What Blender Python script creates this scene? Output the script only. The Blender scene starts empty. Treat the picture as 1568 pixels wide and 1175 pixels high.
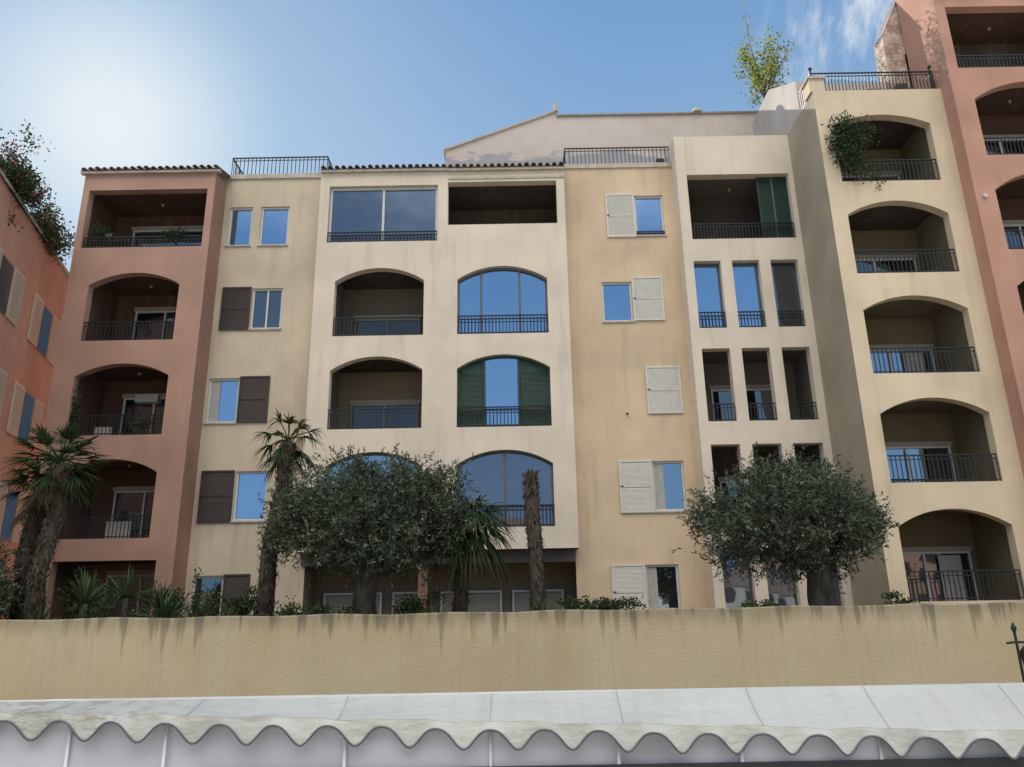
import bpy, math, random
from mathutils import Matrix, Vector
from mathutils.geometry import tessellate_polygon
random.seed(7)
sc=bpy.context.scene
sc.view_settings.view_transform='Standard'; sc.view_settings.look='None'; sc.view_settings.exposure=0
SUN_AZ=math.radians(-31); SUN_EL=math.radians(32)

# ------------------------------------------------------------------ materials
MATS={}
def newmat(n):
    m=bpy.data.materials.new(n); m.use_nodes=True; MATS[n]=m
    nt=m.node_tree; return m,nt,nt.nodes['Principled BSDF']
def ramp(nt,src,p0,p1,c0=(0,0,0,1),c1=(1,1,1,1)):
    r=nt.nodes.new('ShaderNodeValToRGB'); r.color_ramp.elements[0].position=p0; r.color_ramp.elements[1].position=p1
    r.color_ramp.elements[0].color=c0; r.color_ramp.elements[1].color=c1; nt.links.new(src,r.inputs[0]); return r.outputs[0]
def noise(nt,vec,scale,detail=4,rough=.55,vscale=None):
    if vscale:
        mp=nt.nodes.new('ShaderNodeMapping'); mp.inputs['Scale'].default_value=vscale; nt.links.new(vec,mp.inputs[0]); vec=mp.outputs[0]
    n=nt.nodes.new('ShaderNodeTexNoise'); n.inputs['Scale'].default_value=scale; n.inputs['Detail'].default_value=detail; n.inputs['Roughness'].default_value=rough
    nt.links.new(vec,n.inputs['Vector']); return n.outputs['Fac']
def mixc(nt,fac,a,b,mode='MIX'):
    m=nt.nodes.new('ShaderNodeMix'); m.data_type='RGBA'; m.blend_type=mode
    for i,v in ((0,fac),(6,a),(7,b)):
        if isinstance(v,(int,float)): m.inputs[i].default_value=v
        elif isinstance(v,tuple): m.inputs[i].default_value=(*v[:3],1)
        else: nt.links.new(v,m.inputs[i])
    return m.outputs[2]
def math_(nt,op,a,b=0.0,clamp=False):
    m=nt.nodes.new('ShaderNodeMath'); m.operation=op; m.use_clamp=clamp
    for i,v in ((0,a),(1,b)):
        if isinstance(v,(int,float)): m.inputs[i].default_value=v
        else: nt.links.new(v,m.inputs[i])
    return m.outputs[0]
def coords(nt):
    return nt.nodes.new('ShaderNodeTexCoord').outputs['Object']
def stucco(n,col,var=.13,dirt=.35,dirtcol=(.25,.22,.18)):
    m,nt,b=newmat(n); v=coords(nt)
    n1=noise(nt,v,.6,4); n2=noise(nt,v,1.0,4,.6,(3.2,3.2,.28))
    dark=tuple(c*(1-var*1.6) for c in col); lite=tuple(min(.9,c*(1+var*.35)) for c in col)
    c=mixc(nt,ramp(nt,n1,.3,.7),dark,lite)
    c=mixc(nt,math_(nt,'MULTIPLY',ramp(nt,n2,.54,.78),dirt),c,dirtcol)
    nt.links.new(c,b.inputs['Base Color']); b.inputs['Roughness'].default_value=.92
    b.inputs['Specular IOR Level'].default_value=.15
    bp=nt.nodes.new('ShaderNodeBump'); bp.inputs['Strength'].default_value=.4; bp.inputs['Distance'].default_value=.015
    nt.links.new(noise(nt,v,26,3,.7),bp.inputs['Height']); nt.links.new(bp.outputs[0],b.inputs['Normal'])
def plain(n,col,rough=.6,var=.1,scale=6,metal=0,spec=.4):
    m,nt,b=newmat(n); v=coords(nt)
    c=mixc(nt,ramp(nt,noise(nt,v,scale,3),.3,.7),tuple(x*(1-var) for x in col),tuple(min(.95,x*(1+var)) for x in col))
    nt.links.new(c,b.inputs['Base Color']); b.inputs['Roughness'].default_value=rough; b.inputs['Metallic'].default_value=metal
    b.inputs['Specular IOR Level'].default_value=spec
def glass(n,base,fac,tint=(.85,.92,1),wob=.3):
    m,nt,b=newmat(n); v=coords(nt)
    nt.nodes.remove(b); out=nt.nodes['Material Output']
    d=nt.nodes.new('ShaderNodeBsdfDiffuse'); g=nt.nodes.new('ShaderNodeBsdfGlossy'); g.inputs['Roughness'].default_value=.02
    g.inputs['Color'].default_value=(*tint,1)
    c=mixc(nt,ramp(nt,noise(nt,v,1.3,2),.35,.65),base,tuple(x*.45 for x in base)); nt.links.new(c,d.inputs['Color'])
    bp=nt.nodes.new('ShaderNodeBump'); bp.inputs['Strength'].default_value=wob; bp.inputs['Distance'].default_value=.02
    nt.links.new(noise(nt,v,1.1,1),bp.inputs['Height']); nt.links.new(bp.outputs[0],g.inputs['Normal'])
    mx=nt.nodes.new('ShaderNodeMixShader'); mx.inputs[0].default_value=fac
    nt.links.new(d.outputs[0],mx.inputs[1]); nt.links.new(g.outputs[0],mx.inputs[2]); nt.links.new(mx.outputs[0],out.inputs[0])
def leafmat(n,cols,trans=.25,rough=.6):
    m,nt,b=newmat(n); geo=nt.nodes.new('ShaderNodeNewGeometry'); v=coords(nt)
    r=nt.nodes.new('ShaderNodeValToRGB'); els=r.color_ramp.elements
    els[0].color=(*cols[0],1); els[1].color=(*cols[-1],1)
    for i,c in enumerate(cols[1:-1]): e=els.new((i+1)/(len(cols)-1)); e.color=(*c,1)
    f=math_(nt,'ADD',math_(nt,'MULTIPLY',geo.outputs['Random Per Island'],.6),math_(nt,'MULTIPLY',ramp(nt,noise(nt,v,2.2,2),.35,.65),.4))
    nt.links.new(f,r.inputs[0]); nt.links.new(r.outputs[0],b.inputs['Base Color']); b.inputs['Roughness'].default_value=rough
    b.inputs['Specular IOR Level'].default_value=.25
    if trans>0:
        t=nt.nodes.new('ShaderNodeBsdfTranslucent'); nt.links.new(r.outputs[0],t.inputs['Color'])
        mx=nt.nodes.new('ShaderNodeMixShader'); mx.inputs[0].default_value=trans
        out=nt.nodes['Material Output']; nt.links.new(b.outputs[0],mx.inputs[1]); nt.links.new(t.outputs[0],mx.inputs[2]); nt.links.new(mx.outputs[0],out.inputs[0])

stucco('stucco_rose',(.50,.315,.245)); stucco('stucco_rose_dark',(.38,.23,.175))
stucco('stucco_sand',(.66,.57,.43)); stucco('stucco_ochre',(.71,.56,.385)); stucco('stucco_cream',(.785,.685,.565),.09,.28)
stucco('stucco_yellow',(.75,.625,.45),.1,.25); stucco('stucco_yellow_shaded',(.44,.375,.285),.12,.2); stucco('stucco_terracotta',(.55,.31,.235)); stucco('stucco_orange',(.60,.325,.23))  # yellow side walls: darker copy of the front, their shade put into the colour
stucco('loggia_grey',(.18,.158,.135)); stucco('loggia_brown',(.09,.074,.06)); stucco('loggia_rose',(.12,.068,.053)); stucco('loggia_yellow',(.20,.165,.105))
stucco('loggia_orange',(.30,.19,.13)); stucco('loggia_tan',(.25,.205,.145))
plain('white_frame',(.62,.62,.61),.45,.04); plain('brown_frame',(.10,.08,.07),.5); plain('grey_frame',(.12,.12,.12),.5)
plain('iron',(.018,.02,.022),.5); plain('shutter_white',(.66,.64,.58),.6,.06); plain('shutter_tan',(.33,.30,.25),.7,.06); plain('shutter_brown',(.055,.042,.04),.55,.12)
plain('shutter_green',(.02,.06,.045),.5,.15); plain('tile',(.26,.18,.14),.85,.35,5); plain('concrete',(.30,.28,.25),.9,.15)
plain('curtain',(.42,.41,.385),.9,.12,9); plain('soil',(.12,.09,.06),.95); plain('coping',(.50,.45,.38),.9,.2)
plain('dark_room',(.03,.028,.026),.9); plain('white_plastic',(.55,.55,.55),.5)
glass('glass_blue',(.03,.035,.04),.62,(.44,.68,1)); glass('glass_dark',(.02,.02,.022),.20,(.7,.86,1)); glass('glass_grey',(.045,.045,.05),.24,(.62,.78,1))
glass('glass_mid',(.03,.03,.03),.44,(.55,.77,1)); glass('glass_shade',(.03,.03,.03),.09,(.75,.88,1))
leafmat('olive_leaves',[(.022,.033,.018),(.052,.07,.042),(.10,.125,.08),(.22,.255,.185)],0)
leafmat('palm_leaves',[(.015,.035,.012),(.035,.065,.022),(.065,.10,.035)],.15)
leafmat('yucca_leaves',[(.03,.055,.025),(.06,.095,.04),(.11,.14,.055)],.15)
leafmat('shrub_leaves',[(.015,.032,.012),(.035,.065,.02),(.07,.105,.035)],.15)
leafmat('lime_leaves',[(.12,.16,.02),(.28,.32,.04),(.48,.42,.06)],.45)
leafmat('flowers_pink',[(.35,.06,.08),(.45,.12,.13),(.5,.22,.2)],.3)
leafmat('dry_fibre',[(.03,.022,.016),(.075,.055,.038),(.13,.10,.07)],.0,.9)
def bark(n,a,b_):
    m,nt,b=newmat(n); v=coords(nt)
    nt.links.new(mixc(nt,ramp(nt,noise(nt,v,6,5,.7,(1,1,.35)),.35,.65),a,b_),b.inputs['Base Color']); b.inputs['Roughness'].default_value=.95
    bp=nt.nodes.new('ShaderNodeBump'); bp.inputs['Strength'].default_value=1; bp.inputs['Distance'].default_value=.05
    nt.links.new(noise(nt,v,9,4,.7,(1,1,.35)),bp.inputs['Height']); nt.links.new(bp.outputs[0],b.inputs['Normal'])
bark('bark',(.03,.026,.02),(.12,.10,.08))

# garden wall: render with rain streaks running down from the coping
m,nt,b=newmat('garden_stucco'); v=coords(nt)
sx=nt.nodes.new('ShaderNodeSeparateXYZ'); nt.links.new(v,sx.inputs[0])
base=mixc(nt,ramp(nt,noise(nt,v,.5,5,.6),.3,.7),(.50,.405,.25),(.61,.51,.335))
base=mixc(nt,math_(nt,'MULTIPLY',ramp(nt,noise(nt,v,1.3,4,.6,(.9,.9,.35)),.45,.75),.5),base,(.60,.54,.41))
depth=math_(nt,'SUBTRACT',5.12,sx.outputs[2])
ln=noise(nt,v,1.0,2,.6,(4.8,1,.12)); run=noise(nt,v,1.0,1,.5,(1.1,1,.0))
reach=math_(nt,'ADD',math_(nt,'MULTIPLY',math_(nt,'SUBTRACT',ln,.49),3.0),math_(nt,'MULTIPLY',math_(nt,'SUBTRACT',run,.5),.45))
stain=math_(nt,'SUBTRACT',reach,math_(nt,'MULTIPLY',depth,.85))
mr=nt.nodes.new('ShaderNodeMapRange'); mr.interpolation_type='SMOOTHSTEP'; mr.inputs[1].default_value=-.04; mr.inputs[2].default_value=.26; nt.links.new(stain,mr.inputs[0])
g2=nt.nodes.new('ShaderNodeMapRange'); g2.interpolation_type='SMOOTHSTEP'; g2.inputs[1].default_value=.34; g2.inputs[2].default_value=.0
nt.links.new(math_(nt,'ADD',depth,math_(nt,'MULTIPLY',math_(nt,'SUBTRACT',noise(nt,v,5,3,.6,(1,1,.3)),.5),.45)),g2.inputs[0])
f=math_(nt,'ADD',math_(nt,'MULTIPLY',mr.outputs[0],.44),math_(nt,'MULTIPLY',g2.outputs[0],.38),True)
fine=math_(nt,'MULTIPLY',ramp(nt,noise(nt,v,1,3,.6,(14,1,.5)),.5,.8),.3)
c=mixc(nt,f,base,(.14,.125,.095)); c=mixc(nt,fine,c,(.32,.27,.19))
c=mixc(nt,math_(nt,'MULTIPLY',ramp(nt,noise(nt,v,45,2,.7),.5,.72),.25),c,(.28,.22,.14))
nt.links.new(c,b.inputs['Base Color']); b.inputs['Roughness'].default_value=.95; b.inputs['Specular IOR Level'].default_value=.1
bp=nt.nodes.new('ShaderNodeBump'); bp.inputs['Strength'].default_value=.9; bp.inputs['Distance'].default_value=.028
nt.links.new(noise(nt,v,30,4,.75),bp.inputs['Height']); nt.links.new(bp.outputs[0],b.inputs['Normal'])
# peeling gable plaster
m,nt,b=newmat('gable_plaster'); v=coords(nt); sx=nt.nodes.new('ShaderNodeSeparateXYZ'); nt.links.new(v,sx.inputs[0])
c=mixc(nt,ramp(nt,noise(nt,v,.9,4),.3,.7),(.55,.475,.42),(.65,.575,.52))
mr=nt.nodes.new('ShaderNodeMapRange'); mr.inputs[1].default_value=22.45; mr.inputs[2].default_value=22.6; mr.inputs[3].default_value=1; mr.inputs[4].default_value=0
nt.links.new(math_(nt,'ADD',sx.outputs[2],math_(nt,'MULTIPLY',noise(nt,v,.8,5,.6,(1,1,2)),2.0)),mr.inputs[0])
c=mixc(nt,math_(nt,'MULTIPLY',mr.outputs[0],.8),c,(.30,.32,.37)); nt.links.new(c,b.inputs['Base Color']); b.inputs['Roughness'].default_value=.95
stucco('penthouse_plaster',(.58,.52,.48))
# stone
m,nt,b=newmat('rubble_stone'); v=coords(nt)
c=mixc(nt,ramp(nt,noise(nt,v,3.5,5,.7),.42,.6),(.40,.27,.21),(.70,.57,.48))
nt.links.new(c,b.inputs['Base Color']); b.inputs['Roughness'].default_value=.95
bp=nt.nodes.new('ShaderNodeBump'); bp.inputs['Strength'].default_value=1; bp.inputs['Distance'].default_value=.08
nt.links.new(noise(nt,v,5,4,.7),bp.inputs['Height']); nt.links.new(bp.outputs[0],b.inputs['Normal'])
# awning canvas
m,nt,b=newmat('canvas'); v=coords(nt)
sx=nt.nodes.new('ShaderNodeSeparateXYZ'); nt.links.new(v,sx.inputs[0])
c=mixc(nt,ramp(nt,noise(nt,v,.7,4),.3,.7),(.50,.51,.475),(.60,.61,.565))
lf=nt.nodes.new('ShaderNodeMapRange'); lf.inputs[1].default_value=-2.3; lf.inputs[2].default_value=-2.9; nt.links.new(sx.outputs[0],lf.inputs[0])
dirt=math_(nt,'MULTIPLY',ramp(nt,noise(nt,v,7,5,.7,(1,1,3)),.48,.6),math_(nt,'MULTIPLY',lf.outputs[0],.6))
c=mixc(nt,dirt,c,(.28,.23,.17)); c=mixc(nt,math_(nt,'MULTIPLY',ramp(nt,noise(nt,v,2,4,.6,(5,.5,.5)),.48,.78),.3),c,(.38,.37,.33))
nt.links.new(c,b.inputs['Base Color']); b.inputs['Roughness'].default_value=.7
bp=nt.nodes.new('ShaderNodeBump'); bp.inputs['Strength'].default_value=.9; bp.inputs['Distance'].default_value=.06
nt.links.new(noise(nt,v,1.8,4,.6,(1,2,2)),bp.inputs['Height']); nt.links.new(bp.outputs[0],b.inputs['Normal'])
plain('piping',(.13,.13,.15),.6); plain('clear_sheet',(.60,.61,.66),.35,.10,1.5); plain('sheet_seam',(.76,.76,.78),.4)
plain('dark_bar',(.03,.03,.035),.5); plain('canvas_seam',(.42,.42,.40),.7)
stucco('ground_paving',(.52,.48,.42),.12,.1)

# ------------------------------------------------------------------ mesh builder
class MB:
    def __init__(s): s.v=[]; s.f=[]; s.m=[]; s.mats=[]
    def mi(s,m):
        if m not in s.mats: s.mats.append(m)
        return s.mats.index(m)
    def add(s,vs,fs,m):
        o=len(s.v); s.v+= [tuple(x) for x in vs]; i=s.mi(m)
        for f in fs: s.f.append(tuple(o+k for k in f)); s.m.append(i)
    def quad(s,a,b,c,d,m): s.add([a,b,c,d],[(0,1,2,3)],m)
    def box(s,x0,x1,y0,y1,z0,z1,m):
        s.add([(x0,y0,z0),(x1,y0,z0),(x1,y1,z0),(x0,y1,z0),(x0,y0,z1),(x1,y0,z1),(x1,y1,z1),(x0,y1,z1)],
          [(0,3,2,1),(4,5,6,7),(0,1,5,4),(1,2,6,5),(2,3,7,6),(3,0,4,7)],m)
    def tube(s,pts,rad,m,n=8,cap=True):
        pts=[Vector(p) for p in pts]; vs=[]; k=len(pts)
        for i,p in enumerate(pts):
            d=(pts[min(i+1,k-1)]-pts[max(i-1,0)]).normalized()
            a=d.cross(Vector((0,0,1)) if abs(d.z)<.95 else Vector((1,0,0))).normalized(); b=d.cross(a)
            r=rad[i] if isinstance(rad,(list,tuple)) else rad
            for j in range(n):
                t=2*math.pi*j/n; vs.append(p+a*math.cos(t)*r+b*math.sin(t)*r)
        fs=[(i*n+j,i*n+(j+1)%n,(i+1)*n+(j+1)%n,(i+1)*n+j) for i in range(k-1) for j in range(n)]
        if cap: fs+= [tuple(range(n-1,-1,-1)),tuple((k-1)*n+j for j in range(n))]
        s.add(vs,fs,m)
    def blade(s,p,d,L,w,m,droop=.3,seg=3,up=None):
        p=Vector(p); d=Vector(d).normalized()
        side=d.cross(Vector((0,0,1)));
        if side.length<.05: side=Vector((1,0,0))
        side.normalize()
        if up is not None: side=(side*math.cos(up)+side.cross(d)*math.sin(up)).normalized()
        vs=[]
        for i in range(seg+1):
            t=i/seg; q=p+d*L*t+Vector((0,0,-droop*L*t*t)); ww=w*(1-t)**.6*(.6+.8*min(t*3,1)*.5) if i<seg else w*.04
            vs+=[q-side*ww/2,q+side*ww/2]
        s.add(vs,[(2*i,2*i+1,2*i+3,2*i+2) for i in range(seg)],m)
    def obj(s,name,parent=None,smooth=False,loc=None):
        me=bpy.data.meshes.new(name); me.from_pydata(s.v,[],s.f)
        for m in s.mats: me.materials.append(MATS[m])
        me.polygons.foreach_set('material_index',s.m)
        if smooth: me.polygons.foreach_set('use_smooth',[True]*len(s.f))
        me.update(); o=bpy.data.objects.new(name,me); sc.collection.objects.link(o)
        if parent: o.parent=parent
        return o
class Bld:
    def __init__(s,name): s.name=name; s.p={}
    def __getitem__(s,k):
        if k not in s.p: s.p[k]=MB()
        return s.p[k]
    def finish(s,smooth=()):
        e=bpy.data.objects.new(s.name,None); sc.collection.objects.link(e)
        for k,b in s.p.items(): b.obj(k,e,k in smooth)
        return e
def rect(x0,x1,z0,z1): return [(x0,z0),(x1,z0),(x1,z1),(x0,z1)]
def arch(x0,x1,z0,zs,zc,n=18):
    a=(x1-x0)/2; r=zc-zs; R=(a*a+r*r)/(2*r); cx=(x0+x1)/2; pts=[(x0,z0),(x1,z0)]
    for i in range(n+1):
        x=a-2*a*i/n; pts.append((cx+x,zc-R+math.sqrt(R*R-x*x)))
    return pts
def wall(mb,outer,holes,y,th,m,mrev=None):
    polys=[outer]+holes; tri=tessellate_polygon([[Vector((x,z,0)) for x,z in p] for p in polys])
    vs=[(x,y,z) for p in polys for x,z in p]; mb.add(vs,[tuple(t) for t in tri],m)
    for h in holes:
        n=len(h)
        for i in range(n):
            a=h[i]; b=h[(i+1)%n]
            mb.quad((a[0],y,a[1]),(b[0],y,b[1]),(b[0],y+th,b[1]),(a[0],y+th,a[1]),mrev or m)
def shell(mb,x0,x1,y0,y1,z0,z1,m,mside=None):
    ms=mside or m
    mb.quad((x0,y0,z0),(x0,y1,z0),(x0,y1,z1),(x0,y0,z1),ms); mb.quad((x1,y0,z0),(x1,y1,z0),(x1,y1,z1),(x1,y0,z1),ms)
    mb.quad((x0,y1,z0),(x1,y1,z0),(x1,y1,z1),(x0,y1,z1),m)
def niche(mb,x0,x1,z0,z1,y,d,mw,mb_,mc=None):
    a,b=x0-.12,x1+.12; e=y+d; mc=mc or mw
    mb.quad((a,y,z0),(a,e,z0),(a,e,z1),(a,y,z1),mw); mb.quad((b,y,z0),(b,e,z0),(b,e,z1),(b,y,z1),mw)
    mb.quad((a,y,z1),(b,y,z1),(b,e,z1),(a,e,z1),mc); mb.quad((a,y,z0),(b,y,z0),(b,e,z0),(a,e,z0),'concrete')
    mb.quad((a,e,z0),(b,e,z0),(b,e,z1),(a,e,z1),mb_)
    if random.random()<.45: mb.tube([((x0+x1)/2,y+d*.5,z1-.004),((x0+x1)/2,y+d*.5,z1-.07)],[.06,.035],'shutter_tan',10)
def railing(mb,x0,x1,y,z0,z1,step=.105,m='iron',t=.011):
    mb.box(x0,x1,y-.02,y+.02,z1-.03,z1,m); mb.box(x0,x1,y-.012,y+.012,z1-.13,z1-.112,m); mb.box(x0,x1,y-.014,y+.014,z0+.05,z0+.075,m)
    n=max(2,int((x1-x0)/step))
    for i in range(n+1):
        x=x0+(x1-x0)*i/n; mb.box(x-t,x+t,y-.008,y+.008,z0,z1-.03,m)
def railing_y(mb,x,y0,y1,z0,z1,step=.12,m='iron',t=.011):
    mb.box(x-.02,x+.02,y0,y1,z1-.03,z1,m); mb.box(x-.014,x+.014,y0,y1,z0+.05,z0+.075,m)
    n=max(2,int((y1-y0)/step))
    for i in range(n+1):
        y=y0+(y1-y0)*i/n; mb.box(x-.008,x+.008,y-t,y+t,z0,z1-.03,m)
def frame(mb,x0,x1,z0,z1,y,w,d,m):
    mb.box(x0,x1,y,y+d,z1-w,z1,m); mb.box(x0,x1,y,y+d,z0,z0+w,m)
    mb.box(x0,x0+w,y,y+d,z0+w,z1-w,m); mb.box(x1-w,x1,y,y+d,z0+w,z1-w,m)
def pane(mb,x0,x1,z0,z1,y,m,jit=.012):
    j=[random.uniform(-jit,jit) for _ in range(2)]
    mb.quad((x0,y+j[0],z0),(x1,y+j[1],z0),(x1,y+j[1]*.5+.01,z1),(x0,y+j[0]*.5+.01,z1),m)
def window(B,x0,x1,z0,z1,y,g='glass_blue',div=0,cur=False,fm='white_frame'):
    w=B['windows']; frame(w,x0+.003,x1-.003,z0+.003,z1-.003,y+.06,.055,.06,fm); pane(w,x0+.05,x1-.05,z0+.05,z1-.05,y+.10,g,.006)
    if div:
        for i in range(div):
            x=x0+(x1-x0)*(i+1)/(div+1); w.box(x-.025,x+.025,y+.065,y+.098,z0+.06,z1-.06,fm)
    if cur:
        w.box(x0+.06,x0+(x1-x0)*.36,y+.092,y+.094,z0+.06,z1-.06,'curtain')
    w.box(x0-.04,x1+.04,y-.05,y+.05,z0-.05,z0-.002,'coping')
def shutter(B,x0,x1,z0,z1,y,m,slats=True):
    s=B['shutters']; frame(s,x0,x1,z0,z1,y-.055,.055,.045,m); s.box(x0+.05,x1-.05,y-.03,y-.02,z0+.05,z1-.05,m)
    zm=(z0+z1)/2; s.box(x0+.055,x1-.055,y-.052,y-.012,zm-.02,zm+.02,m)
    z=z0+.08
    while z<z1-.09:
        if abs(z-zm)>.04: s.add([(x0+.055,y-.042,z-.014),(x1-.055,y-.042,z-.014),(x1-.055,y-.031,z+.014),(x0+.055,y-.031,z+.014)],[(0,1,2,3)],m)
        z+=.034
    s.box(x0+.02,x0+.10,y-.07,y-.054,zm-.01,zm+.02,'iron')
def door(B,x0,x1,z0,z1,y,g='glass_dark',n=2,box=True,fm='white_frame'):
    w=B['windows']; frame(w,x0,x1,z0,z1,y-.07,.05,.06,fm); ww=(x1-x0)/n
    for i in range(n):
        pane(w,x0+ww*i+.05,x0+ww*(i+1)-.02,z0+.05,z1-.05,y-.03,g)
        if i: w.box(x0+ww*i-.03,x0+ww*i+.03,y-.065,y-.034,z0+.07,z1-.07,fm)
    if box: w.box(x0-.05,x1+.05,y-.09,y-.004,z1+.004,z1+.13,'shutter_tan')
def eave(B,x0,x1,y,z,depth=1.6,step=.21,slope=.28):
    t=B['roof_tiles']; n=int((x1-x0)/step); 
    t.add([(x0,y-.16,z-.05),(x1,y-.16,z-.05),(x1,y+depth,z-.05+slope*depth),(x0,y+depth,z-.05+slope*depth)],[(0,1,2,3)],'tile')
    t.box(x0,x1,y-.12,y+.02,z-.14,z-.06,'coping')
    for i in range(n):
        cx=x0+(i+.5)*(x1-x0)/n; r=step*.36*random.uniform(.93,1.07); dz=random.uniform(-.008,.008); vs=[]; yo=y-.2+random.uniform(-.02,.02)
        for (yy,zz) in ((yo,z-.03),(y+depth,z-.03+slope*(depth+.2))):
            for rr in (r,r*.78):
                for k in range(7):
                    a=math.pi*k/6; vs.append((cx+rr*math.cos(a),yy,zz+dz+rr*math.sin(a)))
        fs=[]
        for k in range(6):
            fs+=[(k,k+1,15+k,14+k),(7+k,8+k,22+k,21+k),(k,k+1,8+k,7+k)]
        t.add(vs,fs,'tile')

# ------------------------------------------------------------------ rose building (left)
B=Bld('rose_apartment_building'); y=21.2
hs=[rect(-13.12,-9.42,16.05,18.04),arch(-12.68,-9.95,13.02,14.80,15.19),arch(-12.68,-9.95,10.16,11.92,12.30),arch(-12.6,-9.95,7.27,9.08,9.47),rect(-12.5,-9.68,4.5,6.68)]
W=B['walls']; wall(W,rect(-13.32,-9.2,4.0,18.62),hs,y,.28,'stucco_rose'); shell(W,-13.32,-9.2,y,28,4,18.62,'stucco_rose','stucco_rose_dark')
W.quad((-13.32,y,18.62),(-9.2,y,18.62),(-9.2,28,18.62),(-13.32,28,18.62),'concrete')
for i,(z0,z1,x0,x1) in enumerate([(15.6,18.1,-13.05,-9.5),(12.7,15.22,-12.6,-10.03),(9.8,12.33,-12.6,-10.03),(6.9,9.5,-12.5,-10.03),(4.45,6.72,-12.4,-9.75)]):
    niche(W,x0,x1,z0,z1,y+.28,1.5,'loggia_rose','loggia_rose' if i<4 else 'loggia_orange')
    door(B,x0+.55,x1-.1,z0,z0+1.95,y+1.78,'glass_dark' if i!=0 else 'glass_grey')
for x0,x1,z in ((-13.1,-9.44,16.05),(-12.67,-9.96,13.02),(-12.67,-9.96,10.16),(-12.59,-9.96,7.27)): railing(B['railings'],x0,x1,y+.08,z,z+(.4 if z>16 else .62))
eave(B,-13.42,-9.05,y,18.72)
B['details'].box(-11.6,-10.9,y+1.5,y+1.76,11.55,11.8,'white_plastic'); B['details'].tube([(-12.9,y+1.0,16.9),(-12.9,y+1.0,17.05)],.12,'white_plastic')
B['details'].box(-11.3,-10.6,y+.2,y+.24,7.3,7.75,'curtain'); B['details'].box(-12.0,-11.5,y+.2,y+.24,10.2,10.45,'curtain')
B.finish()

# ------------------------------------------------------------------ sand building (recessed, left)
B=Bld('sand_apartment_building'); y=22.1; W=B['walls']
win=[(-9.02,-8.27,16.51,17.88),(-8.0,-7.09,16.51,17.88),(-8.05,-7.10,13.66,15.01),(-9.12,-8.2,10.7,12.08),(-8.06,-7.13,7.80,9.23),(-9.0,-8.15,4.95,6.29)]
wall(W,rect(-9.25,-5.9,4,19.0),[rect(*w) for w in win],y,.14,'stucco_sand'); 
W.box(-9.19,-5.9,y-.06,y-.004,18.9,19.06,'coping'); W.quad((-9.25,y,19),(-5.9,y,19),(-5.9,28,19),(-9.25,28,19),'concrete')
W.quad((-5.9,y,4),(-5.9,24,4),(-5.9,24,6.84),(-5.9,y,6.84),'loggia_tan')
for i,w in enumerate(win): window(B,*w,y,'glass_blue' if i in(0,1,3,4) else 'glass_dark',div=1 if i in (2,) else 0,cur=(i in (3,)))
shutter(B,-8.98,-8.07,13.62,15.05,y,'shutter_brown'); shutter(B,-8.18,-7.28,10.68,12.12,y,'shutter_brown')
shutter(B,-9.05,-8.09,7.76,9.26,y,'shutter_brown'); shutter(B,-8.13,-7.4,4.95,6.32,y,'shutter_brown')
R_=B['railings']; railing(R_,-9.35+.2,-6.0,y+.15,19.0,19.82,.13); railing_y(R_,-9.15,y+.15,y+3.2,19,19.82,.14); railing_y(R_,-6.0,y+.15,y+3.2,19,19.82,.14)
railing(R_,-9.15,-6.0,y+3.2,19.0,19.82,.13)
B.finish()

# ------------------------------------------------------------------ cream building (centre)
B=Bld('cream_apartment_building'); y=21.6; W=B['walls']
hs=[rect(-5.70,-2.25,16.30,18.28),rect(-1.93,1.52,16.84,18.36)]
rows=[(13.18,14.97,15.40),(10.31,12.10,12.52),(7.44,9.22,9.63)]
for z0,zs,zc in rows: hs+=[arch(-5.37,-2.64,z0,zs,zc),arch(-1.62,1.13,z0,zs,zc)]
wall(W,rect(-6.0,1.77,6.84,18.79),hs,y,.28,'stucco_cream'); shell(W,-6.0,1.77,y,26,6.84,18.79,'stucco_cream')
W.quad((-6,y,6.84),(1.77,y,6.84),(1.77,23.4,6.84),(-6,23.4,6.84),'loggia_brown')
W.quad((-6,y,18.79),(1.77,y,18.79),(1.77,26,18.79),(-6,26,18.79),'concrete')
W.quad((-6,23.4,4),(1.9,23.4,4),(1.9,23.4,6.84),(-6,23.4,6.84),'loggia_tan'); W.quad((1.83,22.1,4),(1.83,23.4,4),(1.83,23.4,6.84),(1.83,22.1,6.84),'loggia_grey')
W.box(-5.99,1.7,22.0,22.3,6.5,6.838,'loggia_grey'); W.box(-2.7,-2.45,22.0,22.3,4.4,6.5,'loggia_orange')
for x0,x1 in ((-5.6,-3.9),(-3.6,-2.6),(-2.2,-.4),(-.1,1.4)): B['windows'].box(x0,x1,23.3,23.37,4.4,5.72,'shutter_tan'); frame(B['windows'],x0,x1,4.4,5.8,23.24,.06,.055,'white_frame')
for i,(z0,zs,zc) in enumerate(rows):
    for k,(x0,x1) in enumerate(((-5.37,-2.64),(-1.62,1.13))):
        if (i,k) in ((0,0),(1,0)):
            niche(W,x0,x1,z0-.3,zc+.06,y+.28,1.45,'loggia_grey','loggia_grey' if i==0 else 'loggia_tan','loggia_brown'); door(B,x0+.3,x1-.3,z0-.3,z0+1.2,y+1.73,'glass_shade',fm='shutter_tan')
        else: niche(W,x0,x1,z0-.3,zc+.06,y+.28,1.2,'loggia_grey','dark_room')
        railing(B['railings'],x0+.01,x1-.01,y+.07,z0,z0+.62)
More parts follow.
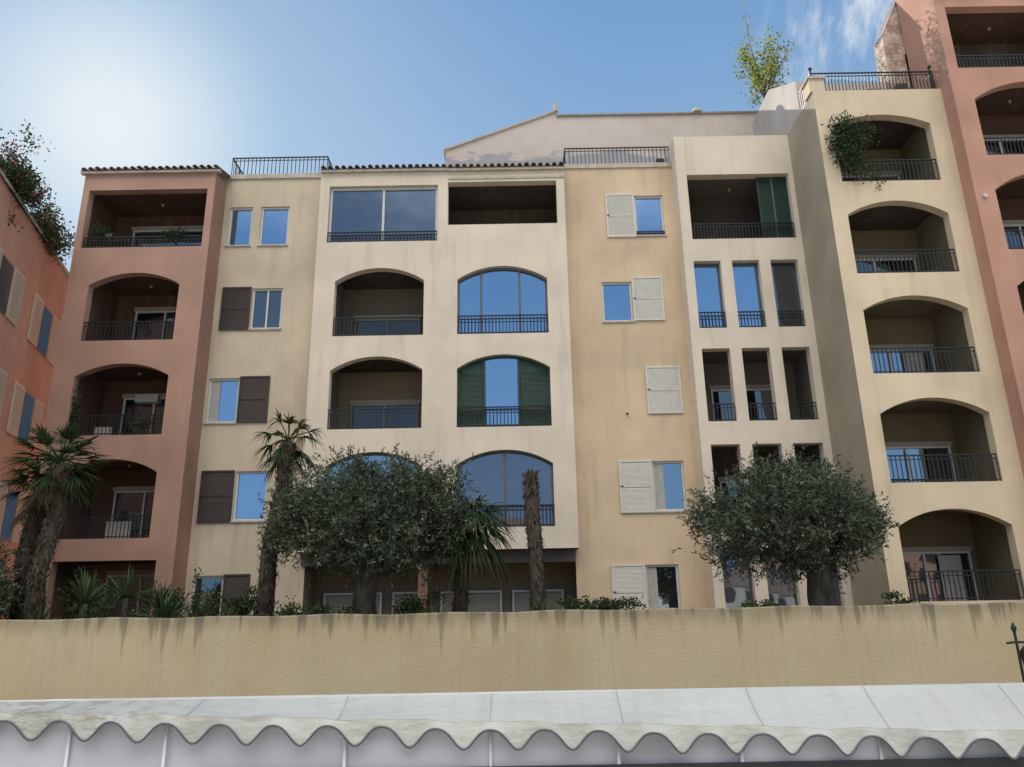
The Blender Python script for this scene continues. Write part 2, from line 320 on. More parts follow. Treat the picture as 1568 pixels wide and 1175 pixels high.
def archglaze(B,x0,x1,z0,zs,zc,y,divs,mats,fm):
    w=B['windows']; top=lambda x:(zc-((( (x1-x0)/2)**2+(zc-zs)**2)/(2*(zc-zs)))+math.sqrt(max(0,((((x1-x0)/2)**2+(zc-zs)**2)/(2*(zc-zs)))**2-(x-(x0+x1)/2)**2)))
    xs=[x0]+divs+[x1]
    for i in range(len(xs)-1):
        n=8; p,q=xs[i],xs[i+1]; j0=.01*random.uniform(-1,1); pts=[(p,y,z0),(q,y+j0,z0)]+[(q+(p-q)*j/n,y+j0*(1-j/n),top(q+(p-q)*j/n)) for j in range(n+1)]
        w.add(pts,[tuple(range(len(pts)))],mats[i])
        if mats[i]=='shutter_green':
            z=z0+.08
            while z<min(top(p+.01),top(q-.01))-.05: w.add([(p+.05,y-.03,z-.015),(q-.05,y-.03,z-.015),(q-.05,y-.016,z+.015),(p+.05,y-.016,z+.015)],[(0,1,2,3)],'shutter_green'); z+=.038
    for d in xs[1:-1]: w.box(d-.035,d+.035,y-.06,y-.014,z0,top(d)-.01,fm)
    w.box(x0,x0+.06,y-.06,y-.014,z0,zs,fm); w.box(x1-.06,x1,y-.06,y-.014,z0,zs,fm)
    pr=[(x0+(x1-x0)*j/20,y-.03,top(x0+(x1-x0)*j/20)-.03) for j in range(21)]; w.tube(pr,.035,fm,6); w.box(x0+.06,x1-.06,y-.058,y-.014,z0+.005,z0+.07,fm)
archglaze(B,-1.62,1.13,13.18,14.97,15.40,y+.2,[-.9,.28],['glass_blue']*3,'grey_frame')
archglaze(B,-1.62,1.13,10.31,12.10,12.52,y+.2,[-.82,.2],['shutter_green','glass_blue','shutter_green'],'shutter_green')
archglaze(B,-1.62,1.13,7.44,9.22,9.63,y+.2,[-.25],['glass_grey']*2,'grey_frame')
archglaze(B,-5.37,-2.64,7.44,9.22,9.63,y+.2,[-4.5,-3.5],['glass_mid']*3,'grey_frame')
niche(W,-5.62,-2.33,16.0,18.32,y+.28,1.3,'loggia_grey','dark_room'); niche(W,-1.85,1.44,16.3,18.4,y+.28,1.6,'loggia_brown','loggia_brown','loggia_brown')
w=B['windows']; frame(w,-5.69,-2.26,16.305,18.27,y+.13,.07,.06,'white_frame'); w.box(-4.02,-3.95,y+.13,y+.185,16.38,18.2,'white_frame')
pane(w,-5.63,-4.02,16.36,18.22,y+.17,'glass_grey'); pane(w,-3.95,-2.32,16.36,18.22,y+.18,'glass_grey')
railing(B['railings'],-5.69,-2.26,y+.06,16.30,16.68)
eave(B,-6.0,-1.95,y,18.88,1.2); eave(B,-1.95,1.8,y,18.86,1.2,.21,.18)
B['walls'].box(-1.93,1.77,y-.03,y-.004,18.45,18.52,'coping')
B.finish()

# ------------------------------------------------------------------ ochre building (recessed, right of centre)
B=Bld('ochre_apartment_building'); y=22.1; W=B['walls']
win=[(4.05,4.97,16.62,18.05),(2.85,3.78,13.70,15.02),(4.02,4.94,7.87,9.32),(3.63,4.56,4.9,6.38)]
wall(W,rect(1.7,5.5,4,19.2),[rect(*w) for w in win],y,.14,'stucco_ochre'); W.box(1.78,5.34,y-.05,y-.004,19.08,19.24,'coping')
W.quad((1.7,y,19.2),(5.5,y,19.2),(5.5,26,19.2),(1.7,26,19.2),'concrete')
for i,w in enumerate(win): window(B,*w,y,'glass_blue' if i<2 else 'glass_mid',cur=i>1)
railing(B['railings'],4.06,4.96,y+.03,16.64,16.78,.1)
for r in ((3.12,4.04,16.56,18.1),(3.79,4.74,13.70,15.16),(4.02,5.06,10.74,12.21),(3.05,4.0,7.83,9.35),(2.68,3.62,4.9,6.4)): shutter(B,*r,y,'shutter_white')
R_=B['railings']; railing(R_,1.9,5.36,y+.2,19.2,20.0,.13); railing_y(R_,1.9,y+.2,y+2.5,19.2,20,.14)
B['details'].box(5.0,5.25,y+.5,y+.7,19.3,19.75,'iron'); B['details'].tube([(3.4,y-.02,10.75),(3.4,y-.06,10.75)],.035,'iron')
B.finish()

# ------------------------------------------------------------------ ivory building with colonnaded loggias
B=Bld('ivory_apartment_building'); y=21.5; W=B['walls']; cols=((5.63,6.46),(6.81,7.64),(7.99,8.82))
hs=[rect(5.67,8.90,16.14,18.41)]; lv=((13.20,15.40),(10.33,12.55),(7.45,9.65),(4.6,6.75))
for z0,z1 in lv:
    for a,b in cols: hs.append(rect(a,b,z0,z1))
wall(W,rect(5.35,9.2,4,19.82),hs,y,.3,'stucco_cream'); shell(W,5.35,9.2,y,25,4,19.82,'stucco_cream')
W.quad((5.35,y,19.82),(9.2,y,19.82),(9.2,25,19.82),(5.35,25,19.82),'concrete')
niche(W,5.75,8.83,15.85,18.45,y+.3,1.4,'loggia_grey','loggia_brown'); railing(B['railings'],5.68,8.89,y+.1,16.14,16.72,.1)
w=B['windows']; w.box(7.93,8.88,y+.2,y+.26,16.16,18.4,'shutter_green'); w.box(8.38,8.42,y+.19,y+.199,16.2,18.36,'grey_frame')
z=16.2
while z<18.35: w.add([(7.97,y+.185,z-.014),(8.36,y+.185,z-.014),(8.36,y+.197,z+.014),(7.97,y+.197,z+.014)],[(0,1,2,3)],'shutter_green'); w.add([(8.44,y+.185,z-.014),(8.85,y+.185,z-.014),(8.85,y+.197,z+.014),(8.44,y+.197,z+.014)],[(0,1,2,3)],'shutter_green'); z+=.038
for i,(z0,z1) in enumerate(lv):
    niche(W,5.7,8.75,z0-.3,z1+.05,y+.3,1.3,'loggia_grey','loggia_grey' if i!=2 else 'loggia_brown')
    for k,(a,b) in enumerate(cols):
        railing(B['railings'],a+.01,b-.01,y+.1,z0,z0+.55,.1)
        if i in (0,3): frame(w,a,b,z0,z1,y+.2,.035,.05,'grey_frame'); pane(w,a+.03,b-.03,z0+.03,z1-.03,y+.235,('glass_blue' if k<2 else 'glass_dark') if i==0 else 'glass_grey'); 
    if i in (1,2): door(B,6.2,8.3,z0-.3,z0+1.4,y+1.6)
B.finish()

# ------------------------------------------------------------------ yellow building (projecting, right)
B=Bld('yellow_apartment_building'); y=19.3; W=B['walls']
rows=[(16.74,18.62,18.94),(13.88,15.68,16.10),(11.0,12.8,13.20),(8.11,9.9,10.32),(5.23,7.02,7.44)]
wall(W,rect(9.05,12.85,4,19.80),[arch(9.50,12.32,*r) for r in rows],y,.28,'stucco_yellow'); shell(W,9.05,12.85,y,24,4,19.8,'stucco_yellow','stucco_yellow_shaded')
W.quad((9.05,y,19.8),(12.85,y,19.8),(12.85,24,19.8),(9.05,24,19.8),'concrete')
W.box(9.0,9.45,y+.05,y+.5,19.8,20.25,'stucco_yellow'); W.box(8.95,9.5,y,y+.55,20.25,20.32,'coping')
W.box(9.42,12.7,20.9,23.4,19.81,21.3,'penthouse_plaster')
W.add([(9.07,20.4,19.81),(9.07,24.5,19.81),(9.07,24.5,22.4),(9.07,22.6,22.4),(9.07,20.4,21.0),(9.35,20.4,19.81),(9.35,24.5,19.81),(9.35,24.5,22.4),(9.35,22.6,22.4),(9.35,20.4,21.0)],[(0,1,2,3,4),(5,6,7,8,9),(4,3,8,9),(0,4,9,5),(3,2,7,8)],'penthouse_plaster')
for i,r in enumerate(rows):
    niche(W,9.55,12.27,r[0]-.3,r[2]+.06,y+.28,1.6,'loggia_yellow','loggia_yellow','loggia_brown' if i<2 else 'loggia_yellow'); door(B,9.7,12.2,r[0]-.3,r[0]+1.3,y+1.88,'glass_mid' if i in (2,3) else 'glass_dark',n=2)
    railing(B['railings'],9.51,12.31,y+.07,r[0],r[0]+.72,.115)
    if i in (2,4): B['windows'].box(9.9,10.3,y+1.78,y+1.8,r[0]-.2,r[0]+1.2,'curtain'); B['windows'].box(11.3,11.9,y+1.78,y+1.8,r[0]-.2,r[0]+1.2,'curtain')
R_=B['railings']; railing(R_,9.1,12.75,y+.1,19.8,20.5,.1); railing_y(R_,9.1,y+.1,y+1.0,19.8,20.5)
for x in (9.12,12.7): R_.tube([(x,y+.1,19.8),(x,y+.1,20.6)],.03,'iron'); R_.tube([(x,y+.1,20.6),(x,y+.1,20.64),(x,y+.1,20.72)],[.03,.06,.01],'iron')
B['details'].box(11.0,11.5,y+.6,y+.9,19.85,20.3,'tile'); B['details'].box(11.9,12.2,y+.5,y+.8,19.85,20.4,'dark_bar')
B['details'].tube([(10.1,y+.9,19.8),(10.1,y+.9,20.15)],[.12,.17],'tile',10)
B.finish()

# ------------------------------------------------------------------ terracotta building (far right)
B=Bld('terracotta_apartment_building'); y=18.8; W=B['walls']
rows=[(17.2,19.05,19.62),(14.28,16.1,16.7),(11.4,13.2,13.8),(8.5,10.3,10.9)]
wall(W,rect(12.85,18,4,25.0),[rect(13.15,17,20.12,22.3)]+[arch(13.42,16.9,*r) for r in rows],y,.28,'stucco_terracotta'); shell(W,12.85,18,y,20.6,4,25,'stucco_terracotta')
W.quad((12.85,y,25),(18,y,25),(18,20.6,25),(12.85,20.6,25),'concrete')
niche(W,13.22,16.9,19.8,22.35,y+.28,1.4,'loggia_rose','loggia_brown'); railing(B['railings'],13.16,16.99,y+.07,20.12,20.6); W.box(12.75,18,y-.12,y-.004,22.75,22.9,'coping')
for r in rows: niche(W,13.5,16.8,r[0]-.3,r[2]+.06,y+.28,1.4,'loggia_rose','loggia_rose'); railing(B['railings'],13.43,16.89,y+.07,r[0],r[0]+.6); door(B,13.9,16.2,r[0]-.3,r[0]+1.6,y+1.68)
B['details'].tube([(13.08,y-.01,15.9),(13.08,y-.07,15.9)],.06,'white_plastic')
B.finish()
B=Bld('stone_annexe'); W=B['walls']; yy=20.7
outer=[(12.15,19.75),(13.9,19.75),(13.9,25.4),(13.1,24.7),(12.25,23.0)]
wall(W,outer,[arch(12.85,13.3,20.6,22.1,22.35)],yy,.3,'rubble_stone'); W.quad((12.15,yy,19.75),(12.15,21.3,19.75),(12.25,21.3,23.0),(12.25,yy,23.0),'rubble_stone')
W.quad((12.2,yy-.06,23.0),(12.2,21.3,23.0),(13.1,21.3,24.75),(13.1,yy-.06,24.75),'tile'); W.quad((12.5,yy+.3,20),(13.5,yy+.3,20),(13.5,yy+.3,22.5),(12.5,yy+.3,22.5),'dark_room')
W.quad((12.15,21.3,19.75),(13.9,21.3,19.75),(13.9,21.3,24.0),(12.25,21.3,23.0),'rubble_stone')
B['details'].box(12.9,13.3,yy-.2,yy-.08,20.9,21.5,'white_plastic')
B.finish()

# ------------------------------------------------------------------ gable building behind
B=Bld('gabled_house'); W=B['walls']; y=25
outer=[(-2.32,18.5),(12,18.5),(12,23.2),(1.95,23.2),(1.85,23.42),(-2.32,21.82)]
wall(W,outer,[],y,.3,'gable_plaster')
W.add([(-2.32,y,18.5),(-2.32,y+6,18.5),(-2.32,y+6,21.82),(-2.32,y,21.82)],[(0,1,2,3)],'gable_plaster')
W.add([(-2.42,y-.08,21.84),(1.87,y-.08,23.48),(1.87,y+6,23.48),(-2.42,y+6,21.84)],[(0,1,2,3)],'coping'); W.add([(-2.42,y-.08,21.77),(1.87,y-.08,23.41),(1.87,y-.08,23.48),(-2.42,y-.08,21.84)],[(0,1,2,3)],'coping')
W.box(1.87,12,y-.08,y+.4,23.2,23.27,'concrete'); W.tube([(7.2,y,23.27),(7.2,y,23.45)],[.22,.12],'coping'); W.tube([(1.85,y-.05,23.4),(1.85,y-.05,23.72)],.09,'coping')
B.finish()

# ------------------------------------------------------------------ orange building (far left, angled)
B=Bld('orange_apartment_building'); W=B['walls']
def op(s,z,o=0.0): # s = metres along facade from near end, o = outward offset
    d=Vector((-.259,.966)); n=Vector((.966,.259)); p=Vector((-12.42,14.0))+d*s+n*o; return (p.x,p.y,z)
def oq(s0,s1,z0,z1,o,m,part='walls'): B[part].quad(op(s0,z0,o),op(s1,z0,o),op(s1,z1,o),op(s0,z1,o),m)
oq(0,11.5,4,16.4,0,'stucco_orange'); 
W.add([op(0,16.4),op(11.5,16.4),op(11.5,16.4,-8),op(0,16.4,-8)],[(0,1,2,3)],'concrete'); W.add([op(0,4),op(0,4,-8),op(0,16.4,-8),op(0,16.4)],[(0,1,2,3)],'stucco_orange')
W.add([op(-.1,16.4,.08),op(11.5,16.4,.08),op(11.5,16.5,.08),op(-.1,16.5,.08)],[(0,1,2,3)],'coping'); W.add([op(-.1,16.5,.08),op(11.5,16.5,.08),op(11.5,16.5,-.2),op(-.1,16.5,-.2)],[(0,1,2,3)],'coping')
def obox(s0,s1,z0,z1,o0,o1,m,part):
    B[part].add([op(s0,z0,o0),op(s1,z0,o0),op(s1,z0,o1),op(s0,z0,o1),op(s0,z1,o0),op(s1,z1,o0),op(s1,z1,o1),op(s0,z1,o1)],[(0,3,2,1),(4,5,6,7),(0,1,5,4),(1,2,6,5),(2,3,7,6),(3,0,4,7)],m)
plain('shutter_peach',(.58,.46,.36),.7,.06)
for z in (13.2,10.3,7.4):
    for s0 in ((1.6,4.9,8.5) if z>13 else (1.6,4.9,8.2)):
        obox(s0,s0+.9,z,z+1.45,.002,.03,'brown_frame','windows'); oq(s0+.06,s0+.84,z+.06,z+1.39,.034,'glass_shade','windows')
        for a,b_ in ((s0-.85,s0-.05),(s0+.95,s0+1.75)):
            obox(a,b_,z,z+1.5,.01,.05,'shutter_peach','shutters')
            for q in range(22): obox(a+.06,b_-.06,z+.08+q*.062,z+.11+q*.062,.051,.062,'shutter_peach','shutters')
B.finish()

# ------------------------------------------------------------------ ground, terrace, garden wall, quay houses across the harbour square (behind the viewer)
g=MB(); g.quad((-1500,-1500,0),(1500,-1500,0),(1500,1500,0),(-1500,1500,0),'ground_paving'); g.obj('ground')
g=MB(); g.quad((-20,13.35,4.5),(20,13.35,4.5),(20,24,4.5),(-20,24,4.5),'soil'); g.obj('terrace_ground')
random.seed(88); x=-62; k=0
while x<62:
    wd=random.uniform(11,17); h=random.choice((9,11.5,14,16.5)); B=Bld('quay_house'+('' if k==0 else '.%03d'%k)); mt=random.choice(('stucco_cream','stucco_sand','stucco_ochre','stucco_yellow','stucco_orange')); yb=-58+random.uniform(-2,2)
    B['walls'].box(x,x+wd-.05,yb-9,yb,0,h,mt); B['roof'].add([(x-.2,yb+.4,h-.02),(x+wd,yb+.4,h-.02),(x+wd,yb-4.5,h+2),(x-.2,yb-4.5,h+2),(x-.2,yb-9.4,h-.02),(x+wd,yb-9.4,h-.02)],[(0,1,2,3),(3,2,5,4)],'tile')
    z=1.2
    while z<h-1.8:
        q=x+1
        while q<x+wd-1.6: B['windows'].box(q,q+1.1,yb-.02,yb+.03,z,z+1.6,'shutter_brown'); q+=2.6
        z+=2.9
    B.finish(); x+=wd; k+=1
B=Bld('garden_wall'); W=B['wall_body']
N=80; xs=[-20+40*i/N for i in range(N+1)]; zt=[5.115+.012*math.sin(i*1.7)+random.uniform(-.006,.006) for i in range(N+1)]
for i in range(N):
    a,b=xs[i],xs[i+1]
    W.add([(a,13,0),(b,13,0),(b,13,zt[i+1]-.02),(a,13,zt[i]-.02),(b,13.02,zt[i+1]),(a,13.02,zt[i]),(b,13.35,zt[i+1]),(a,13.35,zt[i]),(b,13.35,4),(a,13.35,4)],[(0,1,2,3),(3,2,4,5),(5,4,6,7),(7,6,8,9)],'garden_stucco')
B.finish()

# ------------------------------------------------------------------ vegetation
def leaf(mb,p,L,w,m,d=None):
    d=Vector((random.gauss(0,1),random.gauss(0,1),random.gauss(0,1))).normalized() if d is None else d
    s=d.cross(Vector((random.gauss(0,1),random.gauss(0,1),random.gauss(0,1)))).normalized()*w/2; p=Vector(p)
    mb.add([p,p+d*L*.5+s,p+d*L,p+d*L*.5-s],[(0,1,2,3)],m)
def olive(name,x,y,tx,z0,zc,rx,ry,rz,nl,seed):
    random.seed(seed); B=Bld(name); T=B['trunk']; Lf=B['foliage']
    base=Vector((tx,y,z0)); fork=Vector((tx+.05,y,zc-rz*.8))
    T.tube([base,base+Vector((.03,0,.35)),base+(fork-base)*.6+Vector((-.05,.02,0)),fork],[.34,.26,.23,.24],'bark',12)
    cl=[]
    for i in range(200):
        u=random.uniform(-1,1); a=random.uniform(0,2*math.pi); r=random.uniform(.35,1.0)**.6
        s=math.sqrt(1-u*u); bump=1+.10*math.sin(a*3+seed)+.07*math.sin(a*7+u*5)
        cl.append(Vector((x+rx*r*s*math.cos(a)*bump,y+ry*r*s*math.sin(a),zc+rz*r*u*(.97 if u>0 else .86)+.07*math.sin(a*5+seed))))
    for i in range(10):
        tgt=cl[i*12]; mid=fork+(tgt-fork)*.5+Vector((random.uniform(-.15,.15),random.uniform(-.15,.15),.12)); T.tube([fork-Vector((0,0,.1)),mid,tgt],[.11,.06,.02],'bark',7)
    per=nl//len(cl)
    for c in cl:
        out=(c-Vector((x,y,zc-rz*.3))).normalized(); sg=random.uniform(.13,.24)
        k=int(per*random.uniform(.5,1.5))
        for q in range(k//10):
            p=c+Vector((random.gauss(0,sg),random.gauss(0,sg),random.gauss(0,sg*.85)))
            td=(out*.8+Vector((random.gauss(0,.6),random.gauss(0,.6),random.gauss(.1,.6)))).normalized(); L=random.uniform(.14,.32)
            for j in range(10):
                t=j/10; ld=(td*.8+Vector((random.gauss(0,.7),random.gauss(0,.7),random.gauss(0,.7)))).normalized()
                leaf(Lf,p+td*L*t,random.uniform(.07,.11),random.uniform(.022,.034),'olive_leaves',ld)
    B.finish(('trunk',))
olive('olive_tree',-2.82,15.6,-2.95,4.45,6.96,1.9,1.5,1.16,56000,3)
olive('olive_tree.001',5.5,15.6,5.95,4.45,6.78,1.7,1.4,1.12,50000,11)
olive('olive_tree.002',-10.5,15.0,-10.9,4.4,5.75,.85,.8,.78,14000,5)

def fan(mb,p,d,L,m,n=16,spread=1.9,blade=.55,w=.05,droop=.35):
    p=Vector(p); d=Vector(d).normalized(); e=p+d*L; e.z-=.12*L
    mb.tube([p,p+d*L*.5,e],.012,m,4,False)
    side=d.cross(Vector((0,0,1)))
    if side.length<.1: side=Vector((1,0,0))
    side.normalize(); up=side.cross(d)
    for i in range(n):
        a=(i/(n-1)-.5)*spread*1.1; bd=(d*math.cos(a)+side*math.sin(a)+up*(.12*math.cos(a*2))).normalized()
        mb.blade(e,bd,blade*random.uniform(.8,1.08)*(1-.12*abs(a)),w,m,droop*random.uniform(.5,1.4),3,random.uniform(-.6,.6))
def palm_trunk(B,pts,r,shag=1.0):
    T=B['trunk']; T.tube(pts,[r*(1.1 if i==0 else 1) for i in range(len(pts))],'bark',10); F=B['fibre_sheaths']
    P=[Vector(p) for p in pts]; n=int(230*sum((P[i+1]-P[i]).length for i in range(len(P)-1)))
    for i in range(n):
        k=random.randrange(len(P)-1); t=random.random(); q=P[k].lerp(P[k+1],t); a=random.uniform(0,2*math.pi); o=Vector((math.cos(a),math.sin(a),0))
        F.blade(q+o*r*.85,(o*random.uniform(.25,.9)+Vector((random.gauss(0,.2),random.gauss(0,.2),random.choice((1,1,-.6))))),random.uniform(.08,.22)*shag,random.uniform(.03,.07),'dry_fibre',.15,2)
def palm(name,pts,r,crown,n,L,bl,minel=-.7,maxel=1.3,seed=0,w=.05,dr=.35,shag=1,dead=0):
    random.seed(seed); B=Bld(name); palm_trunk(B,pts,r,shag)
    for i in range(n):
        az=i*2.399+random.uniform(-.3,.3); el=minel+(maxel-minel)*((i+.5)/n)+random.uniform(-.15,.15)
        d=Vector((math.cos(az)*math.cos(el),math.sin(az)*math.cos(el),math.sin(el))); fan(B['fronds'],crown,d,L*random.uniform(.75,1.15),'palm_leaves',16,1.9,bl*random.uniform(.85,1.1),w,dr)
    for i in range(dead):
        az=random.uniform(0,6.28); d=Vector((math.cos(az)*.6,math.sin(az)*.6,-.8)); fan(B['fronds'],Vector(crown)-Vector((0,0,.15)),d,L*.8,'dry_fibre',12,1.4,bl*.8,w,.5)
    B.finish(('trunk',))
palm('fan_palm_tree',[(-9.25,15.5,4.4),(-9.4,15.5,6.0),(-9.15,15.5,7.3),(-9.3,15.5,8.15)],.17,(-9.3,15.5,8.25),36,.55,.62,-.8,1.25,21,dead=5)
palm('fan_palm_tree.001',[(-9.6,15.9,4.4),(-9.95,15.9,6.3),(-9.8,15.9,7.7)],.16,(-9.8,15.9,7.85),20,.5,.5,-.7,1.2,22,dead=4)
palm('fan_palm_tree.002',[(-4.95,15.8,4.4),(-4.95,15.8,6.4),(-4.75,15.8,7.7),(-4.72,15.8,8.6)],.16,(-4.72,15.8,8.68),15,.42,.52,-.75,1.35,23,.045,.7,1.2,3)
palm('fan_palm_tree.003',[(-1.15,16.2,4.4),(-1.05,16.2,6.9)],.14,(-.95,16.2,7.0),28,.4,.8,-.8,1.1,24,.06,.8,dead=4)
random.seed(9); B=Bld('dead_palm_trunk'); palm_trunk(B,[(.45,15.6,4.4),(.42,15.6,6.0),(.36,15.6,7.2),(.33,15.6,7.85)],.15,.85); B.finish(('trunk',))
def rosette(name,x,y,z,n,L,w,seed,m='yucca_leaves',up=.3,trunk=0):
    random.seed(seed); mb=MB()
    if trunk: mb.tube([(x,y,z-trunk),(x,y,z)],.07,'bark',7)
    for i in range(n):
        az=random.uniform(0,6.28); el=random.uniform(up-.35,1.45); d=Vector((math.cos(az)*math.cos(el),math.sin(az)*math.cos(el),math.sin(el)))
        mb.blade((x,y,z),d,L*random.uniform(.7,1.1),w,m,random.uniform(.05,.3),4,random.uniform(-.5,.5))
    mb.obj(name)
rosette('yucca_plant',-8.0,14.8,5.4,80,.85,.045,31,trunk=.9); rosette('yucca_plant.001',-7.35,15.0,5.5,60,.7,.04,32,trunk=1)
rosette('agave_plant',-6.4,14.6,5.02,70,.8,.07,33); rosette('agave_plant.001',-5.8,14.8,4.95,60,.65,.06,34); rosette('yucca_plant.002',-5.3,14.6,4.95,40,.5,.04,35)
rosette('agave_plant.002',.45,14.6,5.0,40,.55,.05,36); rosette('yucca_plant.003',-8.6,14.5,4.95,50,.6,.045,37); rosette('yucca_plant.004',-6.9,15.4,5.3,60,.75,.04,39,'palm_leaves',trunk=.6)
rosette('yucca_plant.005',-1.5,14.7,4.95,40,.5,.045,40); rosette('palm_seedling',1.55,14.6,4.95,30,.55,.05,41,'palm_leaves')
def shrub(name,x,y,z,rx,ry,rz,n,seed,m='shrub_leaves',m2=None,f2=.0,L=.07,w=.035,stems=True):
    random.seed(seed); mb=MB(); cl=[(random.gauss(0,.45),random.gauss(0,.45),random.gauss(0,.45)) for _ in range(max(6,n//90))]
    for c in cl:
        P=Vector((x+c[0]*rx,y+c[1]*ry,z+c[2]*rz))
        if stems: mb.tube([(x,y,z-rz),P],[.012,.005],'bark',4,False)
        for i in range(n//len(cl)):
            leaf(mb,P+Vector((random.gauss(0,.2)*rx,random.gauss(0,.2)*ry,random.gauss(0,.2)*rz)),L*random.uniform(.7,1.3),w*random.uniform(.7,1.3),m2 if (m2 and random.random()<f2) else m)
    mb.obj(name)
for i,(x,rz,rx) in enumerate(((1.2,.2,.5),(1.85,.24,.5),(-4.2,.35,.5),(7.1,.16,.5),(-7.6,.35,.5),(-5.6,.5,.35),(4.6,.2,.4),(-3.4,.2,.5))): shrub('garden_shrub'+('' if i==0 else '.%03d'%i),x,14.7,5.08,rx,.35,rz,1000,50+i)
for i,(x,z,rz,rx) in enumerate(((-8.4,5.3,.55,.5),(-6.9,5.25,.5,.55),(-5.4,5.2,.4,.4),(-10.0,5.2,.5,.5),(-2.0,5.2,.35,.5))): shrub('garden_shrub.%03d'%(20+i),x,15.9,z,rx,.4,rz,1500,80+i)
shrub('bare_sapling',-6.0,14.9,5.7,.12,.1,.7,160,59)
shrub('bougainvillea_plant',-13.95,19.0,16.95,.75,1.3,.75,7000,61,m2='flowers_pink',f2=.10,L=.1,w=.06)
shrub('bougainvillea_plant.001',-14.6,21.6,16.75,.7,1.3,.6,6000,62,m2='flowers_pink',f2=.08,L=.1,w=.06)
shrub('hanging_balcony_plant',9.85,19.15,17.75,.6,.3,1.0,4200,63,L=.09,w=.045)
shrub('loggia_plant',-12.7,21.4,16.6,.4,.2,.5,900,64); shrub('loggia_plant.001',-10.3,21.4,16.5,.55,.2,.3,800,65); shrub('loggia_plant.002',-12.6,21.35,11.0,.15,.15,.9,600,66)
shrub('loggia_plant.003',-10.6,21.35,10.4,.3,.2,.35,400,67)
# sparse rooftop tree
random.seed(71); B=Bld('rooftop_tree'); T=B['trunk']; Lf=B['foliage']; base=Vector((9.5,23.9,19.9)); top=Vector((9.45,23.9,23.6)); T.tube([base,(9.55,23.9,22),top],[.1,.08,.05],'bark',7)
for i in range(32):
    s=base.lerp(top,random.uniform(.7,1)); e=Vector((9.6+random.uniform(-1.25,1.15),23.9+random.gauss(0,.5),random.uniform(22.9,26.0))); e.x=9.6+(e.x-9.6)*(1.1-.25*(e.z-23.2)/2.8); mid=s.lerp(e,.5)+Vector((random.gauss(0,.1),0,.1))
    T.tube([s,mid,e],[.02,.012,.005],'bark',5,False)
    for j in range(75):
        q=mid.lerp(e,random.random()*1.05)+Vector((random.gauss(0,.13),random.gauss(0,.13),random.gauss(0,.15))); leaf(Lf,q,random.uniform(.09,.15),random.uniform(.045,.07),'lime_leaves' if random.random()<.8 else 'shrub_leaves')
B.finish()

# ------------------------------------------------------------------ awning
random.seed(5); B=Bld('restaurant_awning')
N=480; X0,X1=-6.6,6.6; nu=12; YB=6.36
def zf(x): return 4.29-.033*x
def zb(x): return 4.452+.004*math.sin(x*.9)
def fold(x,t): return -.012*math.sin(math.pi*t)+.008*math.sin(x*2.1+t*2)*math.sin(math.pi*t)+.006*math.sin(x*7.3+1.5*t)*t+.004*math.sin(x*16.2)*t*t
vs=[];fs=[]
for i in range(N+1):
    x=X0+(X1-X0)*i/N
    for j in range(nu+1):
        t=j/nu; yy=YB-(YB-6.0)*t; vs.append((x,yy,zb(x)+(zf(x)-zb(x))*t+fold(x,t)))
fs=[(i*(nu+1)+j,i*(nu+1)+j+1,(i+1)*(nu+1)+j+1,(i+1)*(nu+1)+j) for i in range(N) for j in range(nu)]
B['canopy'].add(vs,fs,'canvas')
pitch=.388; vs=[];edge=[]
for i in range(N+1):
    x=X0+(X1-X0)*i/N; ph=2*math.pi*x/pitch
    zl=zf(x)-.105-.066*math.cos(ph)-.010*math.cos(2*ph)+.004*math.sin(x*3.7); yo=.016*math.sin(x*5.1)+.014*math.sin(ph+.6); zt_=zf(x)+fold(x,1)-.002
    vs+=[(x,5.998,zt_),(x,5.99+yo*.5,(zt_+zl)/2),(x,5.985+yo,zl)]; edge.append((x,5.98+yo,zl))
B['valance'].add(vs,[(i*3+j,i*3+j+1,i*3+j+4,i*3+j+3) for i in range(N) for j in range(2)],'canvas'); B['valance_piping'].tube(edge,.008,'piping',5)
B['rear_bar'].tube([(X0,YB+.02,4.44),(X1,YB+.02,4.44)],.024,'white_frame',10)
for x in (-4.4,-3.4,-2.4,-1.3,-.2,.76,1.76,2.66,3.7,4.8):
    vv=[]
    for k in range(13):
        t=k/12; yy=YB-(YB-6.0)*t; z=zb(x)+(zf(x)-zb(x))*t+fold(x,t)+.003; vv+=[(x-.005,yy,z),(x+.005,yy,z)]
    B['seams'].add(vv,[(2*k,2*k+1,2*k+3,2*k+2) for k in range(12)],'canvas_seam')
vs=[];M=160
for i in range(M+1):
    x=X0+(X1-X0)*i/M
    for z in (4.2,3.6,2.8): vs.append((x,6.09+.015*math.sin(x*2.3)+.006*math.sin(x*9),z if z<4 else zf(x)-.02))
B['clear_curtain'].add(vs,[(i*3+j,i*3+j+1,i*3+j+4,i*3+j+3) for i in range(M) for j in range(2)],'clear_sheet')
for x in (-3.25,-2.55,-1.25,-.2,.72,1.6,2.6): B['clear_curtain'].box(x-.012,x+.012,6.055,6.066,2.8,zf(x)-.04,'sheet_seam')
B['front_bar'].box(-2.3,X1,6.02,6.05,3.4,3.995,'dark_bar')
B['posts'].box(-6.5,-6.4,6.15,6.25,0,4.3,'dark_bar'); B['posts'].box(6.4,6.5,6.15,6.25,0,4.0,'dark_bar')
B.finish(('canopy','valance','rear_bar','clear_curtain'))

